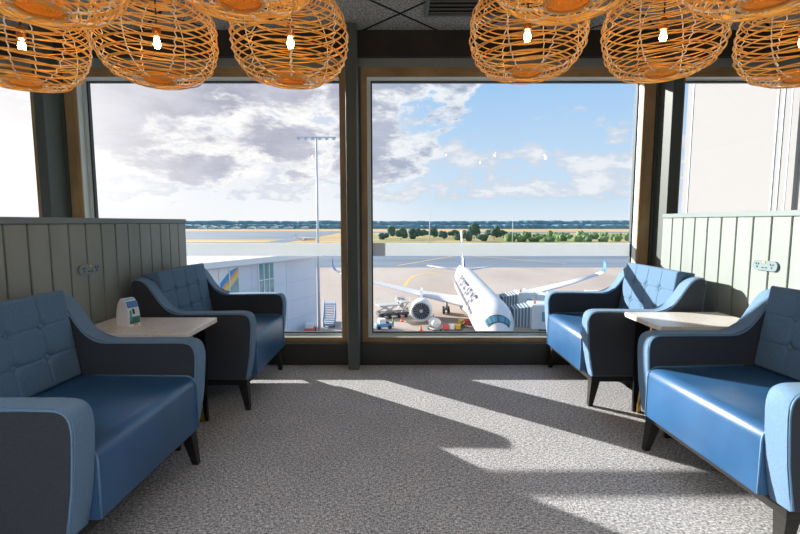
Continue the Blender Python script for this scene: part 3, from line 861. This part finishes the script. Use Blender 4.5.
# cargo loader
c = empty('cargo_loader', (-1.6, 93, ZA), .35, label='grey cargo loader with raised platforms parked beside the airliner engine', cat='loader')
mk('chassis', bx(-3.2, 3.2, -1.3, 1.3, .5, 1.1, bev=.05), M['eq_dark'], c)
mk('main_platform', bx(-3.2, 1.2, -1.5, 1.5, 2.5, 2.75), M['eq_grey'], c)
mk('front_platform', bx(1.4, 3.3, -1.6, 1.6, 3.0, 3.25), M['eq_grey'], c)
bm = bmesh.new()
for s in (-1.2, 1.2):
    tube(bm, [(-2.8, s, 1.1), (.6, s, 2.5)], .12, 6); tube(bm, [(.6, s, 1.1), (-2.8, s, 2.5)], .12, 6); tube(bm, [(1.6, s, 1.1), (3.0, s, 3.0)], .11, 6); tube(bm, [(3.0, s, 1.1), (1.6, s, 3.0)], .11, 6)
mk('scissor_lift', bm, M['eq_grey'], c)
bm = bmesh.new()
for s in (-1.5, 1.5):
    tube(bm, [(-3.2, s, 2.75), (-3.2, s, 3.7), (1.2, s, 3.7), (1.2, s, 2.75)], .05, 5); tube(bm, [(1.4, s, 3.2), (1.4, s, 4.2), (3.3, s, 4.2), (3.3, s, 3.2)], .05, 5)
mk('guard_rail', bm, M['white'], c)
cb = mk('operator_cab', bx(2.1, 3.2, 1.7, 2.7, 1.6, 3.6, bev=.08), M['eq_grey'], c); mk('cab_window', bx(2.2, 3.1, 1.66, 1.72, 2.5, 3.4), M['ac_dark'], cb)
for x in (-2.5, -1.0, 1.0, 2.5):
    for s in (-1.35, 1.35): wheel(c, x, s, .45, .35)
# air start hose unit trailing near the window edge
def crates(name, x, y, label, rows, cat):
    d = empty(name, (x, y, ZA), .1, label=label, cat=cat)
    mk('deck', bx(-1.7, 1.7, -.8, .8, .45, .58), M['eq_dark'], d)
    for sx in (-1.2, 1.2):
        for s in (-.7, .7): wheel(d, sx, s, .24, .16)
    mk('tow_bar', tube(bmesh.new(), [(1.7, 0, .45), (2.8, 0, .3)], .05, 6), M['eq_grey'], d)
    return d
def bag(x, y, z, w, d, h, m, label, rz=0):
    b = empty('suitcase', (x, y, z), rz, label=label, cat='suitcase'); mk('case_body', bx(-w / 2, w / 2, -d / 2, d / 2, .0, h, bev=.05), m, b)
    mk('handle', tube(bmesh.new(), [(-w * .2, 0, h - .01), (-w * .2, 0, h + .08), (w * .2, 0, h + .08), (w * .2, 0, h - .01)], .03, 5), M['eq_dark'], b); return b
crates('baggage_dolly', 9.3, 80.0, 'low baggage dolly with red and yellow cases beside the airliner nose', 0, 'dolly')
crates('baggage_dolly', 12.4, 84.0, 'low baggage dolly with yellow cases tucked against the airliner nose', 0, 'dolly')
for i, (dx, m, t) in enumerate(((-1.2, 'eq_red', 'red case at the engine end of the dolly nearer the engine'), (-.2, 'white', 'white case in the middle of the dolly nearer the engine'), (.9, 'eq_yellow', 'yellow case at the nose end of the dolly nearer the engine'))):
    bag(9.3 + dx, 80.0 + dx * .1, ZA + .58, .85, 1.2, .8, M[m], t, .1)
for i, (dx, m, t) in enumerate(((-1.1, 'eq_yellow', 'yellow case on the dolly against the nose, engine end'), (.1, 'eq_red', 'red case on the dolly against the nose, middle'), (1.1, 'eq_yellow', 'yellow case on the dolly against the nose, nose end'))):
    bag(12.4 + dx, 84.0 + dx * .1, ZA + .58, .85, 1.2, .8, M[m], t, .1)
# stair truck near main gear / white drum unit
a = empty('air_unit', (6.25, 81.5, ZA), .4, label='white drum-shaped air supply unit left of the baggage dollies', cat='ground equipment')
mk('drum', lathe(bmesh.new(), [(.1, -1.2), (.7, -1.15), (.85, -.8), (.85, .8), (.7, 1.15), (.1, 1.2)], 18, 'Y', (0, 0, 1.4)), M['white'], a, smooth=True)
mk('cart', bx(-.9, .9, -1.3, 1.3, .35, .55), M['eq_grey'], a)
for sx in (-.8, .8):
    for s in (-.9, .9): wheel(a, sx, s, .28, .2)
mk('exhaust', tube(bmesh.new(), [(0, .5, 2.2), (0, .5, 2.9)], .14, 8), M['eq_grey'], a)
# tug by the window edge
def tug(name, x, y, rz, m, label):
    t = empty(name, (x, y, ZA), rz, label=label, cat='tug')
    mk('body', bx(-1.5, 1.5, -.75, .75, .35, 1.0, bev=.1), m, t); cb = mk('cab', bx(-.9, .3, -.65, .65, 1.0, 1.9, bev=.08), M['white'], t)
    mk('windscreen', bx(.28, .33, -.55, .55, 1.15, 1.75), M['ac_dark'], cb); mk('seat', bx(.5, 1.0, -.4, .4, 1.0, 1.3, bev=.05), M['eq_dark'], t)
    for sx in (-1, 1):
        for s in (-.7, .7):
            mk('wheel', lathe(bmesh.new(), [(.18, -.12), (.36, -.12), (.36, .12), (.18, .12)], 14, 'Y', (sx, s, .36)), M['tyre'], t)
tug('baggage_tug', -3.0, 82.6, .3, M['eq_blue'], 'blue baggage tug at the window corner below the cargo loader')
tug('pushback_tug', -15.75, 79.2, PI / 2, M['eq_red'], 'red tug parked at the foot of the passenger stairs')
# passenger stairs
s = empty('passenger_stairs', (-13.4, 86.2, ZA), .1, label='blue mobile passenger stairs beside the light mast foot', cat='stairs')
bm = bmesh.new()
for k in range(12): box(bm, -1.0, 1.0, -3 + k * .42, -2.55 + k * .42, .6 + k * .25, .68 + k * .25)
mk('steps', bm, M['eq_blue'], s)
bm = bmesh.new()
for q in (-1.05, 1.05):
    tube(bm, [(q, -3, .5), (q, 2.1, 3.55)], .1, 6); tube(bm, [(q, -3, 1.6), (q, 2.1, 4.6), (q, 3.2, 4.6)], .06, 6)
    for k in range(5): tube(bm, [(q, -3 + k * 1.27, .5 + k * .76), (q, -3 + k * 1.27, 1.6 + k * .75)], .05, 5)
mk('railing', bm, M['eq_blue'], s)
mk('landing', bx(-1.1, 1.1, 2.0, 3.3, 3.5, 3.62), M['eq_blue'], s); mk('stair_chassis', bx(-1, 1, -3, 3, .35, .55), M['eq_grey'], s)
for q in (-1.05, 1.05): mk('tower_post', tube(bmesh.new(), [(q, 2.6, .5), (q, 2.6, 3.5)], .12, 6), M['eq_blue'], s)
for q in (-2.3, 2.3):
    for e in (-.9, .9): wheel(s, e, q, .36, .25)
# traffic cones
def cone(x, y, label):
    k = empty('traffic_cone', (x, y, ZA), label=label, cat='cone', group='orange apron cones')
    mk('cone_body', lathe(bmesh.new(), [(.30, .05), (.25, .1), (.06, 1.0), (.03, 1.02)], 14), M['cone'], k, smooth=True); mk('cone_base', bx(-.36, .36, -.36, .36, 0, .06), M['cone'], k)
cone(.35, 88.5, 'orange cone below the engine, nearer the cargo loader'); cone(3.75, 81.3, 'orange cone at the window sill below the engine')
cone(-12.3, 125, 'orange cone alone on the apron behind the light mast')
# ground crew
def person(x, y, rz, label, armup=False):
    p = empty('person', (x, y, ZA), rz, label=label, cat='person')
    def chain(nm, V, E, R, m, par):
        me = bpy.data.meshes.new(nm); me.from_pydata(V, E, []); o = bpy.data.objects.new(nm, me); COL.objects.link(o); o.parent = par
        me.materials.append(m); sk = o.modifiers.new('s', 'SKIN'); su = o.modifiers.new('u', 'SUBSURF'); su.levels = su.render_levels = 1
        for i, r in enumerate(R): me.skin_vertices[0].data[i].radius = (r, r)
        me.skin_vertices[0].data[0].use_root = True; return o
    ah = 1.15 if not armup else 1.55
    V = [(0, 0, .95), (0, 0, 1.2), (0, 0, 1.42), (0, 0, 1.55), (0, .02, 1.68), (.2, 0, 1.40), (.27, -.05, 1.13), (.25, -.22, .95), (-.2, 0, 1.40), (-.27, -.08, ah), (-.22, -.3, ah - .05 + (.25 if armup else 0)), (.1, 0, .90), (.12, .03, .5), (.12, .08, .06), (-.1, 0, .90), (-.12, -.06, .5), (-.12, -.02, .06), (.12, -.1, .04), (-.12, -.2, .04), (0, .01, 1.78)]
    E = [(0, 1), (1, 2), (2, 3), (3, 4), (4, 19), (2, 5), (5, 6), (6, 7), (2, 8), (8, 9), (9, 10), (0, 11), (11, 12), (12, 13), (0, 14), (14, 15), (15, 16), (13, 17), (16, 18)]
    R = [.15, .15, .17, .06, .10, .08, .06, .04, .08, .06, .04, .10, .08, .05, .10, .08, .05, .05, .05, .08]
    b = chain('body', V, E, R, M['cloth'], p)
    chain('vest', [(0, 0, .92), (0, 0, 1.2), (0, 0, 1.44)], [(0, 1), (1, 2)], [.20, .21, .20], M['vest'], b)
    bm = bmesh.new(); bmesh.ops.create_uvsphere(bm, u_segments=12, v_segments=8, radius=.115); mk('face', bm, M['skin'], b, smooth=True, loc=(0, -.015, 1.70))
    bm = bmesh.new(); lathe(bm, [(.13, 0), (.125, .07), (.07, .13), (.01, .14)], 12); mk('cap', bm, M['eq_yellow'], b, smooth=True, loc=(0, .0, 1.72))
    return p
person(11.4, 82.0, .4, 'worker in green hi-vis vest standing between the two baggage dollies')
person(-1.3, 84.0, 2.0, 'worker in green hi-vis vest beside the blue tug', True)
person(1.5, 94.5, 1.0, 'worker in green hi-vis vest by the cargo loader next to the engine')

# ---------------- vegetation, far buildings
def folmat(n, a, b): return noisy(n, a, b, (.6, .6, .6), .9, .1)
M['fol1'] = folmat('dark_foliage', (.035, .085, .075), (.10, .17, .11)); M['fol2'] = folmat('green_foliage', (.10, .19, .08), (.22, .31, .13)); M['fol3'] = folmat('hazed_far_foliage', (.12, .27, .35), (.18, .33, .39))  # the far foliage has blue distance haze mixed into its colour
M['bark'] = mat('bark', (.12, .09, .07), .9)
def crown_mesh(seed, flat):
    R = random.Random(seed); bm = bmesh.new()
    for k in range(9):
        t = bmesh.new(); bmesh.ops.create_icosphere(t, subdivisions=2, radius=R.uniform(.28, .5))
        for v in t.verts: v.co *= R.uniform(.86, 1.14)
        a = R.uniform(0, 6.28); d = R.uniform(.1, .62)
        add(bm, t, Matrix.Translation((d * math.cos(a), d * math.sin(a), R.uniform(.45, 1.0) * flat)))
    return bm
protos = []
for i, (m, fl) in enumerate((('fol1', 1.0), ('fol1', .8), ('fol2', .55), ('fol2', .45))):
    t = empty('tree' if i < 2 else 'shrub'); mk('crown', crown_mesh(i + 3, fl), M[m], t); mk('trunk', tube(bmesh.new(), [(0, 0, 0), (.03, 0, .5 * fl)], .05, 6), M['bark'], t); index_tree(t); protos.append(t)
used = [False] * 4
def plant(k, px, y, h, w, label, group):
    o = protos[k] if not used[k] else copy_tree(protos[k]); used[k] = True
    o.location = ((px - 400) / 460 * y, y, ZA - .25); o.scale = (w * 1.12, w * 1.12, h * .9); o.rotation_euler = (0, 0, random.uniform(0, 6)); tag(o, label, 'tree' if k < 2 else 'shrub', group)
RT = random.Random(5)
for px, y, h, w in ((384, 520, 7, 7), (393, 640, 13, 7), (401, 505, 11, 7.8), (415, 535, 11.8, 8.6), (424, 600, 8, 7), (434, 560, 10, 8), (444, 520, 8, 8), (453, 580, 8, 9), (457, 500, 6, 7), (467, 470, 11, 6.5), (474, 540, 15, 8), (482, 480, 7, 7), (494, 520, 12.5, 7), (503, 570, 8, 8), (488, 610, 8, 9)):
    plant(RT.choice((0, 1)), px, y, h, w, 'dark bushy tree in the row beyond the taxiway around the airliner tail', 'trees beyond the taxiway')
for row, (yy, off) in enumerate(((470, 0), (540, 7), (620, 3))):
    for i in range(10):
        px = 509 + off + i * 13.2 + RT.uniform(-1.5, 1.5)
        plant(RT.choice((2, 3, 2)), px, yy + RT.uniform(-9, 9), RT.uniform(6, 11), RT.uniform(5.6, 6.8), 'low green shrub in the scrub beyond the taxiway, right of the airliner tail', 'shrubs beyond the taxiway')
# distant forest edge
def treeline(name, x0, x1, y, hmin, hmax, step, m, dep, label):
    bm = bmesh.new(); R = random.Random(name + str(x0)); x = x0; prev = None; h = (hmin + hmax) / 2
    while x < x1:
        h = min(hmax, max(hmin, h + R.uniform(-1, 1) * (hmax - hmin) * .45)); b = R.uniform(-dep, dep) * .3
        cur = [bm.verts.new(c) for c in ((x, y + b, ZA - .5), (x, y + b + 1, ZA + h * .6), (x, y + b + dep * .4, ZA + h), (x, y + dep * 2, ZA + h * .9), (x, y + dep * 2, ZA - .5))]
        if prev:
            for k in range(4): bm.faces.new((prev[k], cur[k], cur[k + 1], prev[k + 1]))
        prev = cur; x += step * R.uniform(.6, 1.4)
    o = mk(name, bm, m, smooth=True); tag(o, label, 'trees', kind='stuff')
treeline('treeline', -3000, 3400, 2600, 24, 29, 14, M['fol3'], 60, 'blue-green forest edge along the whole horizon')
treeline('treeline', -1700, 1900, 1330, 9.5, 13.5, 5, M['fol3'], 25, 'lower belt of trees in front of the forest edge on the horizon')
M['hangar'] = mat('far_building', (.55, .62, .68), .6)
for i, px in enumerate((203, 214, 222, 236, 252, 262, 275, 289, 305)):
    y = 1270; h = RT.uniform(5, 8); w = RT.uniform(14, 24)
    b = empty('hangar', ((px - 400) / 460 * y, y, ZA - .3), label='tiny pale far building in front of the horizon trees behind the light mast pane', cat='building', group='far airport buildings')
    mk('hall', bx(-w / 2, w / 2, -10, 10, 0, h * .8), M['hangar'], b); bm = bmesh.new(); prism(bm, [(-w / 2 - 1, h * .8), (w / 2 + 1, h * .8), (0, h)], -10.5, 10.5); mk('roof', bm, M['white'], b)

# ------------------------------------------------------------------ sky
wd = bpy.data.worlds.new('sky'); sc.world = wd; wd.use_nodes = True
N, L = wd.node_tree.nodes, wd.node_tree.links; N.clear()
out = N.new('ShaderNodeOutputWorld'); bg = N.new('ShaderNodeBackground'); L.new(bg.outputs[0], out.inputs[0])
tcx = N.new('ShaderNodeTexCoord'); sep = N.new('ShaderNodeSeparateXYZ'); L.new(tcx.outputs['Generated'], sep.inputs[0])
def mth(op, a, b=None, c=None, clamp=False):
    n = N.new('ShaderNodeMath'); n.operation = op; n.use_clamp = clamp
    for i, v in enumerate((a, b, c)):
        if v is None: continue
        if isinstance(v, (int, float)): n.inputs[i].default_value = v
        else: L.new(v, n.inputs[i])
    return n.outputs[0]
def sstep(v, a, b):
    n = N.new('ShaderNodeMapRange'); n.interpolation_type = 'SMOOTHSTEP'; n.inputs['From Min'].default_value = a; n.inputs['From Max'].default_value = b
    L.new(v, n.inputs['Value']); return n.outputs[0]
def mixc(f, a, b):
    n = N.new('ShaderNodeMix'); n.data_type = 'RGBA'
    if isinstance(f, (int, float)): n.inputs['Factor'].default_value = f
    else: L.new(f, n.inputs['Factor'])
    for s, v in (('A', a), ('B', b)):
        if isinstance(v, tuple): n.inputs[s].default_value = (*v, 1)
        else: L.new(v, n.inputs[s])
    return n.outputs['Result']
X, Y, Z = sep.outputs
zc = mth('MAXIMUM', Z, 0.)
# angle from the sun's bearing: 1 towards the sun
hl = mth('SQRT', mth('ADD', mth('MULTIPLY', X, X), mth('MULTIPLY', Y, Y)))
sd = mth('DIVIDE', mth('ADD', mth('MULTIPLY', X, -.78), mth('MULTIPLY', Y, .626)), mth('MAXIMUM', hl, .001))
blue = mixc(sstep(zc, 0., .42), (.62, .78, .93), (.27, .53, .89))
hazy = mixc(sstep(zc, .02, .30), (.93, .94, .97), (.66, .70, .82))
toward = sstep(sd, .52, .80)
base = mixc(toward, blue, hazy)
# cloud coordinates on the bearing circle, stretched sideways
hi = mth('MAXIMUM', hl, .05)
el = mth('DIVIDE', zc, hi)
cmb = N.new('ShaderNodeCombineXYZ'); L.new(mth('DIVIDE', X, hi), cmb.inputs[0]); L.new(mth('DIVIDE', Y, hi), cmb.inputs[1]); L.new(mth('MULTIPLY', el, 2.3), cmb.inputs[2])
def wn(scale, detail, rough, off, dist=0.):
    mp = N.new('ShaderNodeMapping'); mp.inputs['Location'].default_value = off; L.new(cmb.outputs[0], mp.inputs['Vector'])
    n = N.new('ShaderNodeTexNoise'); n.inputs['Scale'].default_value = scale; n.inputs['Detail'].default_value = detail; n.inputs['Roughness'].default_value = rough; n.inputs['Distortion'].default_value = dist
    L.new(mp.outputs[0], n.inputs['Vector']); return n.outputs['Fac']
n1 = wn(5.2, 10, .62, (3.1, 1.7, .6), .15)
n2 = wn(11.0, 9, .62, (8.3, 4.2, 0))
n3 = wn(8.0, 9, .65, (1.3, 7.2, 2.0), .2)
az = mth('DIVIDE', X, mth('MAXIMUM', Y, .05))
# grey cloud bank on the sunward side: its foot climbs towards the clear side
foot = mth('ADD', .075, mth('MULTIPLY', mth('MAXIMUM', mth('ADD', az, -.05), 0.), 1.6))
bank = mth('MULTIPLY', mth('SUBTRACT', el, foot), 2.2)
bank = mth('MINIMUM', mth('MAXIMUM', bank, -.5), .12)
dval = mth('ADD', n1, bank)
deck = sstep(dval, .50, .56)
core = sstep(mth('ADD', dval, mth('MULTIPLY', mth('SUBTRACT', n3, .5), .5)), .53, .66)
edge = mixc(toward, (.86, .89, .94), (1.02, 1.0, .99))
greyc = mixc(toward, mixc(n3, (.27, .35, .50), (.48, .55, .68)), mixc(sstep(n3, .3, .7), (.44, .44, .54), (.64, .64, .73)))
deckcol = mixc(core, edge, greyc)
# small bright cumulus low down
lowm = mth('MULTIPLY', sstep(el, .02, .06), mth('SUBTRACT', 1., sstep(el, .10, .24)))
cval = mth('ADD', n2, mth('MULTIPLY', mth('SUBTRACT', lowm, .5), .20))
cum = mth('MULTIPLY', sstep(cval, .53, .62), .85)
sky1 = mixc(cum, base, mixc(sstep(cval, .58, .72), (.66, .71, .80), (.90, .91, .93)))
sky2 = mixc(deck, sky1, deckcol)
# glare around the sun
gl = mth('MULTIPLY', sstep(sd, .86, 1.02), mth('SUBTRACT', 1., sstep(zc, .12, .5)))
sky3 = mixc(mth('MULTIPLY', gl, .85), sky2, (1.25, 1.2, 1.15))
hz = mth('SUBTRACT', 1., sstep(zc, .0, .05))
sky4 = mixc(mth('MULTIPLY', hz, .75), sky3, mixc(toward, (.78, .85, .90), (.95, .95, .96)))
L.new(sky4, bg.inputs['Color']); bg.inputs['Strength'].default_value = .88

sun = bpy.data.lights.new('sun', 'SUN'); sun.energy = 11.5; sun.angle = math.radians(.6); sun.color = (1, .945, .87)
so = bpy.data.objects.new('sun', sun); COL.objects.link(so)
so.rotation_euler = Vector((2.49, -2.0, -1.0)).to_track_quat('-Z', 'Y').to_euler(); so.location = (-20, 16, 12)

# ------------------------------------------------------------------ camera
cam = bpy.data.cameras.new('camera'); co = bpy.data.objects.new('camera', cam); COL.objects.link(co)
cam.sensor_width = 36; cam.lens = 460 / 800 * 36; cam.clip_end = 20000; cam.clip_start = .05
co.location = (0, 0, EY); co.rotation_euler = (PI / 2 - math.atan(45 / 460), 0, 0)
sc.camera = co
sc.view_settings.view_transform = 'Standard'; sc.view_settings.look = 'None'; sc.view_settings.gamma = 1.0; sc.view_settings.exposure = 0.25
sc.view_settings.use_curve_mapping = False
sc.cycles.use_denoising = True
sc.cycles.max_bounces = 8; sc.cycles.transparent_max_bounces = 12
sc.cycles.sample_clamp_indirect = 6.0
